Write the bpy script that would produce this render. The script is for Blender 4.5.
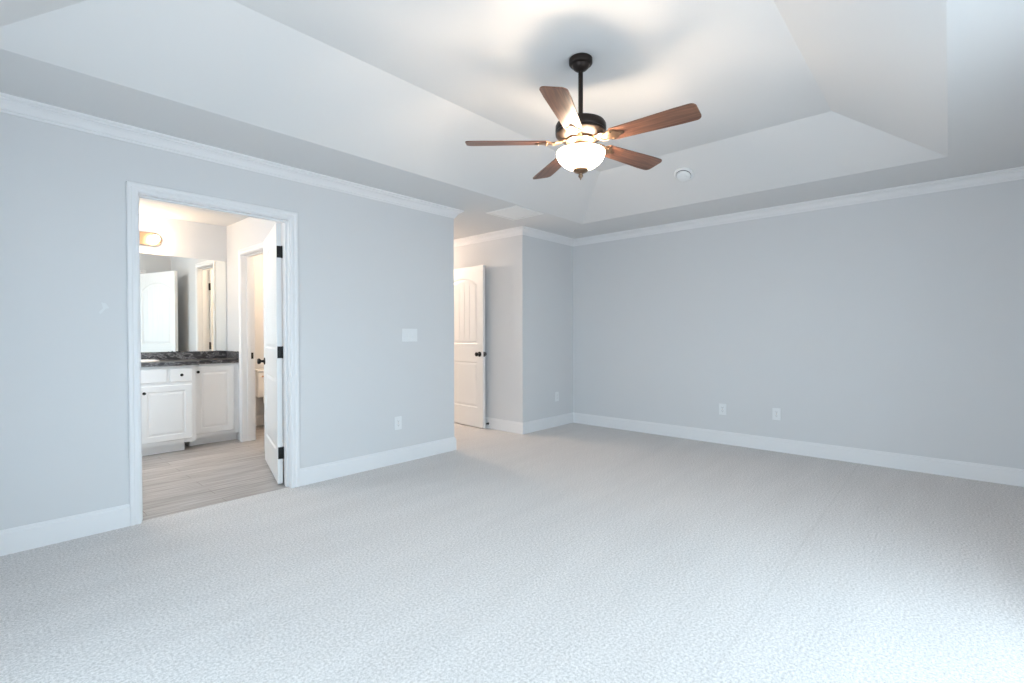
import bpy, bmesh, math, random
from mathutils import Vector, Matrix
sc = bpy.context.scene
for o in list(bpy.data.objects):
    bpy.data.objects.remove(o, do_unlink=True)
R = math.radians
PI = math.pi

# ------------------------------------------------------------------ camera
H = 1.17                      # eye height
cd = bpy.data.cameras.new('camera'); cam = bpy.data.objects.new('camera', cd)
sc.collection.objects.link(cam)
cd.sensor_width = 36.0; cd.lens = 486.4 / 1024 * 36.0; cd.clip_start = 0.02
cam.matrix_world = (Matrix.Translation((0, 0, H)) @ Matrix.Rotation(R(41.98 - 90), 4, 'Z')
                    @ Matrix.Rotation(R(90 - 0.70), 4, 'X') @ Matrix.Rotation(R(-0.10), 4, 'Z'))
sc.camera = cam

# ------------------------------------------------------------------ world, daylight, exposure
sc.view_settings.view_transform = 'Standard'; sc.view_settings.look = 'None'
sc.view_settings.gamma = 1.0; sc.view_settings.use_curve_mapping = False
sc.view_settings.exposure = 0.0
sc.cycles.diffuse_bounces = 8; sc.cycles.max_bounces = 12
sc.cycles.sample_clamp_indirect = 8.0
SKY = 9.05
w = bpy.data.worlds.new('sky'); sc.world = w; w.use_nodes = True
nt = w.node_tree; bg = nt.nodes['Background']
tc = nt.nodes.new('ShaderNodeTexCoord'); sp = nt.nodes.new('ShaderNodeSeparateXYZ'); rp = nt.nodes.new('ShaderNodeValToRGB')
nt.links.new(tc.outputs['Generated'], sp.inputs[0])
mr = nt.nodes.new('ShaderNodeMapRange'); mr.inputs[1].default_value = -1; mr.inputs[2].default_value = 1
nt.links.new(sp.outputs['Z'], mr.inputs[0]); nt.links.new(mr.outputs[0], rp.inputs[0])
rp.color_ramp.elements[0].position = 0.40; rp.color_ramp.elements[0].color = (0.50, 0.58, 0.64, 1)
rp.color_ramp.elements[1].position = 0.55; rp.color_ramp.elements[1].color = (0.69, 0.875, 1.0, 1)
nt.links.new(rp.outputs[0], bg.inputs[0]); bg.inputs[1].default_value = SKY

# ------------------------------------------------------------------ room dimensions
A = 3.762; B = 5.408; ZS = H + 1.2727; V1 = 3.129; U1 = 4.682; V0 = 0.018; U0 = -0.005
ZT = H + 1.578; RUN = 0.611; UE = 3.296; UH = 4.368
UB = -0.70; VN = -0.62        # back wall, window wall
HALL = 6.9; TH = 0.12
BU0, BU1, BV0, BV1 = 0.10, 2.00, A + TH, 6.27      # bathroom
TU0, TU1, TV0, TV1 = BU1 + TH, UE - TH, 4.90, 6.71  # toilet room
DU0, DU1, DZ = 0.706, 1.634, 2.058                  # bathroom doorway
TD0, TD1 = 5.19, 5.80                               # toilet doorway (v)
CD0, CD1 = 5.17, 6.035                               # closet doorway in hall wall

def portal(loc, rot, sx, sy):
    l = bpy.data.lights.new('sky_portal', 'AREA'); l.shape = 'RECTANGLE'; l.size = sx; l.size_y = sy
    l.cycles.is_portal = True
    o = bpy.data.objects.new('sky_portal', l); o.location = loc; o.rotation_euler = rot
    sc.collection.objects.link(o); return o
# windows: (axis wall, from, to, z0, z1)
WN = [(1.22, 1.98), (2.08, 2.84)]; WZ0, WZ1 = 0.40, 2.08; WF = 0.22   # the two in the window wall reach nearly to the floor
WB = [(-0.35, 0.80), (0.92, 2.07)]  # unseen windows added in the back wall, sized to light the right wall
WT = (4.80, 5.62)              # unseen bathroom window, added to bring cool daylight onto the vanity
for a, b in WN: portal(((a + b) / 2, VN - TH - 0.02, (WF + WZ1) / 2), (R(90), 0, 0), b - a, WZ1 - WF)
for a, b in WB: portal((UB - TH - 0.02, (a + b) / 2, (WZ0 + WZ1) / 2), (R(90), 0, R(-90)), b - a, WZ1 - WZ0)

portal((BU0 - TH - 0.02, (WT[0] + WT[1]) / 2, 1.50), (R(90), 0, R(-90)), WT[1] - WT[0], 1.3)
# ------------------------------------------------------------------ materials
def mat(name, col, rough=0.5, metal=0.0, spec=None, bump=None, var=None, emit=None):
    m = bpy.data.materials.new(name); m.use_nodes = True
    n = m.node_tree; b = n.nodes['Principled BSDF']; L = n.links.new
    b.inputs['Base Color'].default_value = (*col, 1); b.inputs['Roughness'].default_value = rough
    b.inputs['Metallic'].default_value = metal
    if spec is not None: b.inputs['Specular IOR Level'].default_value = spec
    if bump or var:
        t = n.nodes.new('ShaderNodeTexCoord')
    if var:      # (scale, amount) slight mottling of the colour itself
        z = n.nodes.new('ShaderNodeTexNoise'); z.inputs['Scale'].default_value = var[0]; z.inputs['Detail'].default_value = 4
        L(t.outputs['Object'], z.inputs['Vector'])
        mx = n.nodes.new('ShaderNodeMix'); mx.data_type = 'RGBA'
        k = var[1]
        mx.inputs['A'].default_value = (*[c * (1 - k) for c in col], 1); mx.inputs['B'].default_value = (*[min(1, c * (1 + k)) for c in col], 1)
        L(z.outputs['Fac'], mx.inputs['Factor']); L(mx.outputs['Result'], b.inputs['Base Color'])
    if bump:     # (scale, strength)
        z = n.nodes.new('ShaderNodeTexNoise'); z.inputs['Scale'].default_value = bump[0]; z.inputs['Detail'].default_value = 3
        L(t.outputs['Object'], z.inputs['Vector'])
        bp = n.nodes.new('ShaderNodeBump'); bp.inputs['Strength'].default_value = bump[1]; bp.inputs['Distance'].default_value = 0.002
        L(z.outputs['Fac'], bp.inputs['Height']); L(bp.outputs['Normal'], b.inputs['Normal'])
    if emit:
        b.inputs['Emission Color'].default_value = (*emit[0], 1); b.inputs['Emission Strength'].default_value = emit[1]
    return m

M = {}
M['wall'] = mat('wall_paint', (0.67, 0.675, 0.685), 0.75, bump=(260, 0.12), var=(1.2, 0.012), spec=0.2)
M['ceiling'] = mat('ceiling_paint', (0.70, 0.70, 0.70), 0.9, bump=(180, 0.10), spec=0.1)
M['trim'] = mat('trim_paint', (0.79, 0.79, 0.80), 0.45, spec=0.3, var=(3, 0.01))
M['door'] = mat('door_paint', (0.80, 0.80, 0.795), 0.38, bump=(60, 0.04))
M['cabinet'] = mat('cabinet_paint', (0.88, 0.88, 0.88), 0.35, bump=(50, 0.03))
M['plastic'] = mat('white_plastic', (0.79, 0.80, 0.81), 0.3, bump=(400, 0.02))
M['slot'] = mat('dark_slot', (0.05, 0.05, 0.05), 0.6, var=(60, 0.2))
M['black'] = mat('black_hardware', (0.018, 0.017, 0.017), 0.35, 0.6, bump=(120, 0.05))
M['bronze'] = mat('oil_rubbed_bronze', (0.030, 0.022, 0.019), 0.38, 0.7, var=(25, 0.25), bump=(150, 0.04))
M['bracket'] = mat('bronze_bracket', (0.22, 0.14, 0.09), 0.30, 0.9, var=(40, 0.35), bump=(90, 0.08))
M['nickel'] = mat('brushed_nickel', (0.62, 0.40, 0.26), 0.35, 1.0, bump=(200, 0.05))
M['porcelain'] = mat('porcelain', (0.88, 0.87, 0.85), 0.12, var=(5, 0.01))
M['rubber'] = mat('white_rubber', (0.8, 0.8, 0.8), 0.7, bump=(80, 0.05))
M['vent'] = mat('vent_enamel', (0.82, 0.82, 0.81), 0.45, bump=(80, 0.03))
M['bulb'] = mat('bulb_glass', (1, 0.93, 0.82), 0.3, emit=((1.0, 0.72, 0.45), 100.0), var=(5, 0.02))
M['dome'] = mat('hall_lamp_glass', (1, 0.95, 0.88), 0.3, emit=((1.0, 0.78, 0.58), 9.0), var=(5, 0.02))
M['fan_bulb'] = mat('fan_bulb_glass', (1, 0.93, 0.82), 0.3, emit=((1.0, 0.78, 0.58), 850.0), var=(5, 0.02))
M['bowl'] = mat('frosted_bowl_glass', (1, 0.95, 0.86), 0.35, emit=((1.0, 0.83, 0.62), 13.0), var=(6, 0.02))

def carpet():
    m = bpy.data.materials.new('carpet'); m.use_nodes = True; n = m.node_tree; L = n.links.new; b = n.nodes['Principled BSDF']
    b.inputs['Roughness'].default_value = 0.95; b.inputs['Specular IOR Level'].default_value = 0.05
    t = n.nodes.new('ShaderNodeTexCoord')
    z1 = n.nodes.new('ShaderNodeTexNoise'); z1.inputs['Scale'].default_value = 260; z1.inputs['Detail'].default_value = 2; z1.inputs['Roughness'].default_value = 0.5
    z2 = n.nodes.new('ShaderNodeTexNoise'); z2.inputs['Scale'].default_value = 2.2; z2.inputs['Detail'].default_value = 3
    mp = n.nodes.new('ShaderNodeMapping'); mp.inputs['Rotation'].default_value = (0, 0, R(8)); mp.inputs['Scale'].default_value = (0.45, 2.6, 1)
    L(t.outputs['Object'], z1.inputs['Vector']); L(t.outputs['Object'], mp.inputs['Vector']); L(mp.outputs[0], z2.inputs['Vector'])
    r1 = n.nodes.new('ShaderNodeValToRGB')
    r1.color_ramp.elements[0].position = 0.30; r1.color_ramp.elements[0].color = (0.42, 0.405, 0.395, 1)
    r1.color_ramp.elements[1].position = 0.62; r1.color_ramp.elements[1].color = (0.815, 0.79, 0.78, 1)
    z3 = n.nodes.new('ShaderNodeTexNoise'); z3.inputs['Scale'].default_value = 95; z3.inputs['Detail'].default_value = 1; L(t.outputs['Object'], z3.inputs['Vector'])
    av = n.nodes.new('ShaderNodeMix'); av.data_type = 'FLOAT'; av.inputs['Factor'].default_value = 0.45; L(z1.outputs['Fac'], av.inputs['A']); L(z3.outputs['Fac'], av.inputs['B'])
    L(av.outputs['Result'], r1.inputs[0])
    r2 = n.nodes.new('ShaderNodeValToRGB')
    r2.color_ramp.elements[0].position = 0.35; r2.color_ramp.elements[0].color = (0.955, 0.955, 0.955, 1)
    r2.color_ramp.elements[1].position = 0.65; r2.color_ramp.elements[1].color = (1, 1, 1, 1)
    L(z2.outputs['Fac'], r2.inputs[0])
    mx = n.nodes.new('ShaderNodeMix'); mx.data_type = 'RGBA'; mx.blend_type = 'MULTIPLY'; mx.inputs['Factor'].default_value = 1
    L(r1.outputs[0], mx.inputs['A']); L(r2.outputs[0], mx.inputs['B']); L(mx.outputs['Result'], b.inputs['Base Color'])
    sx = n.nodes.new('ShaderNodeSeparateXYZ'); L(t.outputs['Object'], sx.inputs[0])       # carpet seam
    cm = n.nodes.new('ShaderNodeMath'); cm.operation = 'COMPARE'; cm.inputs[1].default_value = 0.605; cm.inputs[2].default_value = 0.006; L(sx.outputs['Y'], cm.inputs[0])
    sm = n.nodes.new('ShaderNodeMath'); sm.operation = 'MULTIPLY'; sm.inputs[1].default_value = 0.10; L(cm.outputs[0], sm.inputs[0])
    m2 = n.nodes.new('ShaderNodeMix'); m2.data_type = 'RGBA'; m2.inputs['B'].default_value = (0.30, 0.29, 0.28, 1)
    L(sm.outputs[0], m2.inputs['Factor']); L(mx.outputs['Result'], m2.inputs['A']); L(m2.outputs['Result'], b.inputs['Base Color'])
    bp = n.nodes.new('ShaderNodeBump'); bp.inputs['Strength'].default_value = 0.3; bp.inputs['Distance'].default_value = 0.003
    L(z1.outputs['Fac'], bp.inputs['Height']); L(bp.outputs[0], b.inputs['Normal'])
    return m
M['carpet'] = carpet()

def planks():
    m = bpy.data.materials.new('vinyl_planks'); m.use_nodes = True; n = m.node_tree; L = n.links.new; b = n.nodes['Principled BSDF']
    b.inputs['Roughness'].default_value = 0.42
    t = n.nodes.new('ShaderNodeTexCoord')
    br = n.nodes.new('ShaderNodeTexBrick'); br.inputs['Scale'].default_value = 1.0
    br.inputs['Brick Width'].default_value = 1.2; br.inputs['Row Height'].default_value = 0.15; br.inputs['Mortar Size'].default_value = 0.0018
    br.offset = 0.37; br.inputs['Color1'].default_value = (0.455, 0.435, 0.425, 1); br.inputs['Color2'].default_value = (0.385, 0.365, 0.355, 1); br.inputs['Mortar'].default_value = (0.20, 0.17, 0.15, 1)
    L(t.outputs['Object'], br.inputs['Vector'])
    mp = n.nodes.new('ShaderNodeMapping'); mp.inputs['Scale'].default_value = (1.6, 26, 1); L(t.outputs['Object'], mp.inputs['Vector'])
    z = n.nodes.new('ShaderNodeTexNoise'); z.inputs['Scale'].default_value = 1.5; z.inputs['Detail'].default_value = 6; z.inputs['Distortion'].default_value = 0.6
    L(mp.outputs[0], z.inputs['Vector'])
    r = n.nodes.new('ShaderNodeValToRGB'); r.color_ramp.elements[0].position = 0.33; r.color_ramp.elements[0].color = (0.66, 0.64, 0.63, 1)
    r.color_ramp.elements[1].position = 0.66; r.color_ramp.elements[1].color = (1.15, 1.15, 1.15, 1)
    L(z.outputs['Fac'], r.inputs[0])
    mx = n.nodes.new('ShaderNodeMix'); mx.data_type = 'RGBA'; mx.blend_type = 'MULTIPLY'; mx.inputs['Factor'].default_value = 1
    L(br.outputs['Color'], mx.inputs['A']); L(r.outputs[0], mx.inputs['B']); L(mx.outputs['Result'], b.inputs['Base Color'])
    return m
M['planks'] = planks()

def stone():
    m = bpy.data.materials.new('dark_marble_laminate'); m.use_nodes = True; n = m.node_tree; L = n.links.new; b = n.nodes['Principled BSDF']
    b.inputs['Roughness'].default_value = 0.3
    t = n.nodes.new('ShaderNodeTexCoord'); mp = n.nodes.new('ShaderNodeMapping'); mp.inputs['Rotation'].default_value = (0.4, 0.5, 0.6); mp.inputs['Scale'].default_value = (1, 2.2, 2.2)
    L(t.outputs['Object'], mp.inputs['Vector'])
    z = n.nodes.new('ShaderNodeTexNoise'); z.inputs['Scale'].default_value = 9; z.inputs['Detail'].default_value = 7; z.inputs['Distortion'].default_value = 1.6
    L(mp.outputs[0], z.inputs['Vector'])
    r = n.nodes.new('ShaderNodeValToRGB'); e = r.color_ramp.elements
    e[0].position = 0.36; e[0].color = (0.018, 0.017, 0.018, 1)
    e[1].position = 0.50; e[1].color = (0.05, 0.046, 0.05, 1)
    x = e.new(0.55); x.color = (0.27, 0.26, 0.26, 1); x = e.new(0.585); x.color = (0.10, 0.095, 0.1, 1); x = e.new(0.75); x.color = (0.03, 0.03, 0.032, 1)
    L(z.outputs['Fac'], r.inputs[0]); L(r.outputs[0], b.inputs['Base Color'])
    return m
M['stone'] = stone()

def wood():
    m = bpy.data.materials.new('walnut_blade'); m.use_nodes = True; n = m.node_tree; L = n.links.new; b = n.nodes['Principled BSDF']
    b.inputs['Roughness'].default_value = 0.36
    t = n.nodes.new('ShaderNodeTexCoord'); mp = n.nodes.new('ShaderNodeMapping'); mp.inputs['Scale'].default_value = (2.0, 34, 10)
    L(t.outputs['Object'], mp.inputs['Vector'])
    z = n.nodes.new('ShaderNodeTexNoise'); z.inputs['Scale'].default_value = 2; z.inputs['Detail'].default_value = 5; z.inputs['Distortion'].default_value = 0.8
    L(mp.outputs[0], z.inputs['Vector'])
    r = n.nodes.new('ShaderNodeValToRGB'); r.color_ramp.elements[0].position = 0.3; r.color_ramp.elements[0].color = (0.085, 0.035, 0.022, 1)
    r.color_ramp.elements[1].position = 0.7; r.color_ramp.elements[1].color = (0.23, 0.105, 0.062, 1)
    L(z.outputs['Fac'], r.inputs[0]); L(r.outputs[0], b.inputs['Base Color'])
    return m
M['wood'] = wood()

def mirror_mat():
    m = bpy.data.materials.new('mirror_silver'); m.use_nodes = True; b = m.node_tree.nodes['Principled BSDF']
    b.inputs['Base Color'].default_value = (0.90, 0.92, 0.90, 1); b.inputs['Metallic'].default_value = 1; b.inputs['Roughness'].default_value = 0.0
    return m
M['mirror'] = mirror_mat()

def pane_mat():
    m = bpy.data.materials.new('window_pane'); m.use_nodes = True; n = m.node_tree; n.nodes.clear(); L = n.links.new
    o = n.nodes.new('ShaderNodeOutputMaterial'); t = n.nodes.new('ShaderNodeBsdfTransparent'); g = n.nodes.new('ShaderNodeBsdfGlossy')
    g.inputs['Roughness'].default_value = 0.0; t.inputs[0].default_value = (0.97, 0.97, 0.97, 1)
    x = n.nodes.new('ShaderNodeMixShader'); x.inputs[0].default_value = 0.06
    L(t.outputs[0], x.inputs[1]); L(g.outputs[0], x.inputs[2]); L(x.outputs[0], o.inputs[0])
    return m
M['pane'] = pane_mat()

# ------------------------------------------------------------------ mesh helpers
def link(name, bm, m, parent=None, loc=None, smooth=False):
    bmesh.ops.recalc_face_normals(bm, faces=bm.faces)
    me = bpy.data.meshes.new(name); bm.to_mesh(me); bm.free()
    if smooth:
        for p in me.polygons: p.use_smooth = True
        try: me.set_sharp_from_angle(angle=R(38))
        except Exception: pass
    me.materials.append(M[m] if isinstance(m, str) else m)
    o = bpy.data.objects.new(name, me); sc.collection.objects.link(o)
    if parent: o.parent = parent
    if loc: o.location = loc
    return o
def new(): return bmesh.new()
def box(bm, x0, x1, y0, y1, z0, z1, bev=0, seg=2):
    vs = [bm.verts.new((x, y, z)) for x in (x0, x1) for y in (y0, y1) for z in (z0, z1)]
    f = [bm.faces.new([vs[i] for i in q]) for q in ((0, 1, 3, 2), (4, 6, 7, 5), (0, 4, 5, 1), (2, 3, 7, 6), (0, 2, 6, 4), (1, 5, 7, 3))]
    if bev:
        es = list({e for g in f for e in g.edges})
        bmesh.ops.bevel(bm, geom=es, offset=bev, segments=seg, affect='EDGES', profile=0.6)
    return bm
def lathe(bm, prof, n=40, mt=None, cx=0, cy=0, sx=1, sy=1, cap=True):
    """prof: list of (radius, z); radius 0 at an end closes it"""
    rings = []
    for r, z in prof:
        if r < 1e-6: rings.append([bm.verts.new((cx, cy, z))])
        else: rings.append([bm.verts.new((cx + sx * r * math.cos(2 * PI * i / n), cy + sy * r * math.sin(2 * PI * i / n), z)) for i in range(n)])
    for a, b in zip(rings, rings[1:]):
        for i in range(n):
            j = (i + 1) % n
            if len(a) == 1 and len(b) == 1: continue
            if len(a) == 1: bm.faces.new((a[0], b[i], b[j]))
            elif len(b) == 1: bm.faces.new((a[i], a[j], b[0]))
            else: bm.faces.new((a[i], a[j], b[j], b[i]))
    for rg in (rings[0], rings[-1]) if cap else ():
        if len(rg) > 1:
            try: bm.faces.new(rg)
            except ValueError: pass
    if mt is not None: bmesh.ops.transform(bm, matrix=mt, verts=[v for r in rings for v in r])
    return bm
def prism(bm, pts, z0, z1, mt=None):
    a = [bm.verts.new((x, y, z0)) for x, y in pts]; b = [bm.verts.new((x, y, z1)) for x, y in pts]
    bm.faces.new(a); bm.faces.new(b)
    n = len(pts)
    for i in range(n): bm.faces.new((a[i], a[(i + 1) % n], b[(i + 1) % n], b[i]))
    if mt is not None: bmesh.ops.transform(bm, matrix=mt, verts=a + b)
    return bm
def tube(bm, pts, r, n=12):
    rings = []
    pts = [Vector(p) for p in pts]
    for i, p in enumerate(pts):
        d = (pts[min(i + 1, len(pts) - 1)] - pts[max(i - 1, 0)]).normalized()
        a = Vector((0, 0, 1)) if abs(d.z) < 0.9 else Vector((1, 0, 0))
        x = d.cross(a).normalized(); y = d.cross(x)
        rings.append([bm.verts.new(p + r * (x * math.cos(2 * PI * k / n) + y * math.sin(2 * PI * k / n))) for k in range(n)])
    for a, b in zip(rings, rings[1:]):
        for k in range(n): bm.faces.new((a[k], a[(k + 1) % n], b[(k + 1) % n], b[k]))
    bm.faces.new(rings[0]); bm.faces.new(rings[-1])
    return bm
def tag(o, label=None, cat=None, group=None, kind=None):
    if label: o['label'] = label
    if cat: o['category'] = cat
    if group: o['group'] = group
    if kind: o['kind'] = kind
    return o
def thing(name, loc, label, cat, group=None, rot=None, kind=None):
    o = bpy.data.objects.new(name, None); sc.collection.objects.link(o); o.location = loc
    o.empty_display_size = 0.1
    if rot is not None: o.rotation_euler = rot
    return tag(o, label, cat, group, kind)
def struct(name, bm, m, label=None, cat=None, smooth=False):
    return tag(link(name, bm, m, smooth=smooth), label, cat, kind='structure')

# ------------------------------------------------------------------ walls
def wall_box(name, x0, x1, y0, y1, label, holes=(), axis='x', z1=ZS + 0.03, m='wall'):
    """a wall block; holes = [(a, b, za, zb)] along axis"""
    bm = new(); lo, hi = (x0, x1) if axis == 'x' else (y0, y1)
    def add(a, b, za, zb):
        if b - a < 1e-5 or zb - za < 1e-5: return
        if axis == 'x': box(bm, a, b, y0, y1, za, zb)
        else: box(bm, x0, x1, a, b, za, zb)
    cur = lo
    for a, b, za, zb in sorted(holes):
        add(cur, a, 0, z1); add(a, b, 0, za); add(a, b, zb, z1); cur = b
    add(cur, hi, 0, z1)
    return struct(name, bm, m, label, 'wall')
J = 0.018   # jamb thickness
wall_box('wall_left', UB - TH, UE, A, A + TH, 'pale blue-grey painted wall with the bathroom doorway in it', [(DU0 - J, DU1 + J, 0, DZ + J)])
wall_box('wall_hall_left', UE - TH, UE, A + TH, HALL, 'side wall of the little hall behind the blue-grey wall corner')
wall_box('wall_hall_right', UH, UH + TH, A + TH, HALL, 'warmly lit hall wall with the open white door against it', [(CD0 - J, CD1 + J, 0, DZ + J)], 'y')
wall_box('wall_alcove', UH, B + TH, A, A + TH, 'short grey wall between the hall corner and the far room corner')
wall_box('wall_right', B, B + TH, VN - TH, A, 'long grey wall with two outlets on the right')
wall_box('wall_window', UB - TH, B, VN - TH, VN, 'window wall of the bedroom behind the viewer', [(a, b, WF, WZ1) for a, b in WN])
wall_box('wall_back', UB - TH, UB, VN, A, 'wall with added windows behind the viewer', [(a, b, WZ0, WZ1) for a, b in WB], 'y')
wall_box('wall_hall_end', UE, UH, HALL, HALL + TH, 'end wall of the little hall')
wall_box('wall_bathroom_left', BU0 - TH, BU0, BV0, BV1, 'left wall of the bathroom beside the vanity', [(WT[0], WT[1], 0.85, 2.15)], 'y')
wall_box('wall_bathroom_back', BU0 - TH, BU1, BV1, BV1 + TH, 'warmly lit bathroom wall behind the vanity mirror')
wall_box('wall_bathroom_right', BU1, BU1 + TH, BV0, TV1, 'cream lit bathroom wall with the narrow toilet room doorway', [(TD0 - J, TD1 + J, 0, DZ + J)], 'y')
wall_box('wall_toilet_back', BU1, TU1, TV1, TV1 + TH, 'warm wall behind the toilet')
wall_box('wall_toilet_front', TU0, TU1, TV0 - TH, TV0, 'near wall of the toilet room')
bm = new()                       # closet shell behind the hall doorway
box(bm, UH + TH, UH + 0.9, CD0 - 0.24, CD0 - 0.12, 0, ZS); box(bm, UH + TH, UH + 0.9, CD1 + 0.12, CD1 + 0.24, 0, ZS); box(bm, UH + 0.9, UH + 1.0, CD0 - 0.24, CD1 + 0.24, 0, ZS)
struct('wall_closet', bm, 'wall', 'closet walls behind the open hall door', 'wall')

# ------------------------------------------------------------------ floors
bm = new()
box(bm, UB - TH, B + TH, VN - TH, A + 0.03, -0.06, 0); box(bm, UE - TH, UH + 1.0, A + 0.03, HALL + TH, -0.06, 0)
struct('floor', bm, 'carpet', 'light grey textured carpet covering the bedroom floor', 'carpet')
bm = new(); box(bm, BU0 - TH, UE - TH, A + 0.03, TV1 + TH, -0.06, -0.002)
struct('floor_bathroom', bm, 'planks', 'grey-brown wood-look plank floor of the bathroom', 'floor')

# ------------------------------------------------------------------ ceiling with tray
bm = new()
def quad(*p): bm.faces.new([bm.verts.new(q) for q in p])
x0, x1, y0, y1 = UB - TH, B + TH, VN - TH, A + TH
for a, b, c, d in ((x0, U0, y0, y1), (U1, x1, y0, y1), (U0, U1, y0, V0), (U0, U1, V1, y1)):
    quad((a, c, ZS), (b, c, ZS), (b, d, ZS), (a, d, ZS))
quad((UE - TH, y1, ZS), (UH + 1.0, y1, ZS), (UH + 1.0, HALL + TH, ZS), (UE - TH, HALL + TH, ZS))
lo = [(U0, V0), (U1, V0), (U1, V1), (U0, V1)]; hi = [(U0 + RUN, V0 + RUN), (U1 - RUN, V0 + RUN), (U1 - RUN, V1 - RUN), (U0 + RUN, V1 - RUN)]
for i in range(4):
    j = (i + 1) % 4
    quad((*lo[i], ZS), (*lo[j], ZS), (*hi[j], ZT), (*hi[i], ZT))
quad(*[(*p, ZT) for p in hi])
bmesh.ops.remove_doubles(bm, verts=bm.verts, dist=1e-4)
cl = struct('ceiling', bm, 'ceiling', 'white tray ceiling with sloped sides and a flat border', 'ceiling')
md = cl.modifiers.new('thickness', 'SOLIDIFY'); md.thickness = 0.05; md.offset = 1
bm = new(); box(bm, BU0 - TH, UE - TH, BV0 - 0.0, TV1 + TH, ZS, ZS + 0.05)
struct('ceiling_bathroom', bm, 'ceiling', 'warmly lit bathroom ceiling', 'ceiling')

# ------------------------------------------------------------------ swept trim (mitred per wall)
POLY = [(UB, VN), (B, VN), (B, A), (UH, A), (UH, HALL), (UE, HALL), (UE, A), (UB, A)]   # counter-clockwise, room on the left
def seg_frame(i):
    p = Vector(POLY[i]); q = Vector(POLY[(i + 1) % len(POLY)]); d = (q - p).normalized(); return p, q, d, Vector((-d.y, d.x))
def corner_turn(i):     # +1 convex for the room (inside corner), -1 outside corner, at vertex i
    d0 = seg_frame(i - 1)[2]; d1 = seg_frame(i)[2]
    return 1 if d0.x * d1.y - d0.y * d1.x > 0 else -1
def run(bm, i, prof, s0=None, s1=None):
    """profile [(out, z)] along wall i, from s0 to s1 (None = mitred corner)"""
    p, q, d, nrm = seg_frame(i); Lg = (q - p).length; n = len(POLY)
    m0 = corner_turn(i) if s0 is None else 0; m1 = corner_turn((i + 1) % n) if s1 is None else 0
    a = 0 if s0 is None else s0; b = Lg if s1 is None else s1
    va, vb = [], []
    for o, z in prof:
        P = p + d * (a + m0 * o) + nrm * o; Q = p + d * (b - m1 * o) + nrm * o
        va.append(bm.verts.new((P.x, P.y, z))); vb.append(bm.verts.new((Q.x, Q.y, z)))
    k = len(prof)
    for j in range(k): bm.faces.new((va[j], va[(j + 1) % k], vb[(j + 1) % k], vb[j]))
    bm.faces.new(va); bm.faces.new(vb)
CROWN = [(0, ZS), (0, ZS - 0.080), (0.010, ZS - 0.080), (0.012, ZS - 0.070), (0.019, ZS - 0.067), (0.019, ZS - 0.060), (0.025, ZS - 0.050), (0.035, ZS - 0.037),
         (0.047, ZS - 0.028), (0.058, ZS - 0.023), (0.058, ZS - 0.016), (0.066, ZS - 0.014), (0.074, ZS - 0.010), (0.076, ZS - 0.004), (0.076, ZS)]
names = ['window wall', 'long right wall', 'short wall by the hall corner', 'hall wall behind the open door', 'hall end wall', 'left hall wall', 'left wall above the bathroom doorway', 'wall behind the viewer']
for i in range(8):
    bm = new(); run(bm, i, CROWN); struct('trim_%d' % (i + 1), bm, 'trim', 'white crown moulding along the ' + names[i], 'crown moulding')
BASE = [(0, 0), (0, 0.135), (0.006, 0.135), (0.0085, 0.127), (0.0085, 0.121), (0.014, 0.115), (0.015, 0.108), (0.015, 0)]
bside = {0: 'window', 1: 'right', 2: 'alcove', 4: 'hall_end', 5: 'hall_left', 7: 'back'}
for i, s in bside.items():
    bm = new(); run(bm, i, BASE); struct('baseboard_' + s, bm, 'trim', 'white baseboard along the ' + names[i], 'baseboard')
CW = 0.057   # casing width
bm = new(); run(bm, 3, BASE, None, CD0 - CW - 0.006 - A); struct('baseboard_hall_right', bm, 'trim', 'white baseboard behind the open hall door', 'baseboard')
bm = new(); run(bm, 3, BASE, CD1 + CW + 0.006 - A, None); struct('baseboard_hall_far', bm, 'trim', 'white baseboard beyond the closet doorway in the hall', 'baseboard')
bm = new(); run(bm, 6, BASE, None, UE - (DU1 + CW + 0.006)); struct('baseboard_left_far', bm, 'trim', 'white baseboard between the bathroom doorway and the hall corner', 'baseboard')
bm = new(); run(bm, 6, BASE, UE - (DU0 - CW - 0.006), None); struct('baseboard_left', bm, 'trim', 'white baseboard left of the bathroom doorway', 'baseboard')
def base_box(name, pts, label):
    (ax, ay), (bx, by), (nx, ny) = pts; bm = new(); va, vb = [], []
    for o, z in BASE:
        va.append(bm.verts.new((ax + nx * o, ay + ny * o, z))); vb.append(bm.verts.new((bx + nx * o, by + ny * o, z)))
    k = len(BASE)
    for j in range(k): bm.faces.new((va[j], va[(j + 1) % k], vb[(j + 1) % k], vb[j]))
    bm.faces.new(va); bm.faces.new(vb); struct(name, bm, 'trim', label, 'baseboard')
base_box('baseboard_toilet_back', ((TU0, TV1), (TU1, TV1), (0, -1)), 'white baseboard on the wall behind the toilet')
base_box('baseboard_toilet_right', ((TU1, TV0), (TU1, TV1), (-1, 0)), 'white baseboard along the side wall of the toilet room')
base_box('baseboard_bathroom_right', ((BU1, BV0), (BU1, TD0 - CW - 0.006), (-1, 0)), 'white baseboard behind the open bathroom door')
base_box('baseboard_bathroom_left', ((BU0, BV0), (BU0, 5.69), (1, 0)), 'white baseboard on the left bathroom wall')

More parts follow.
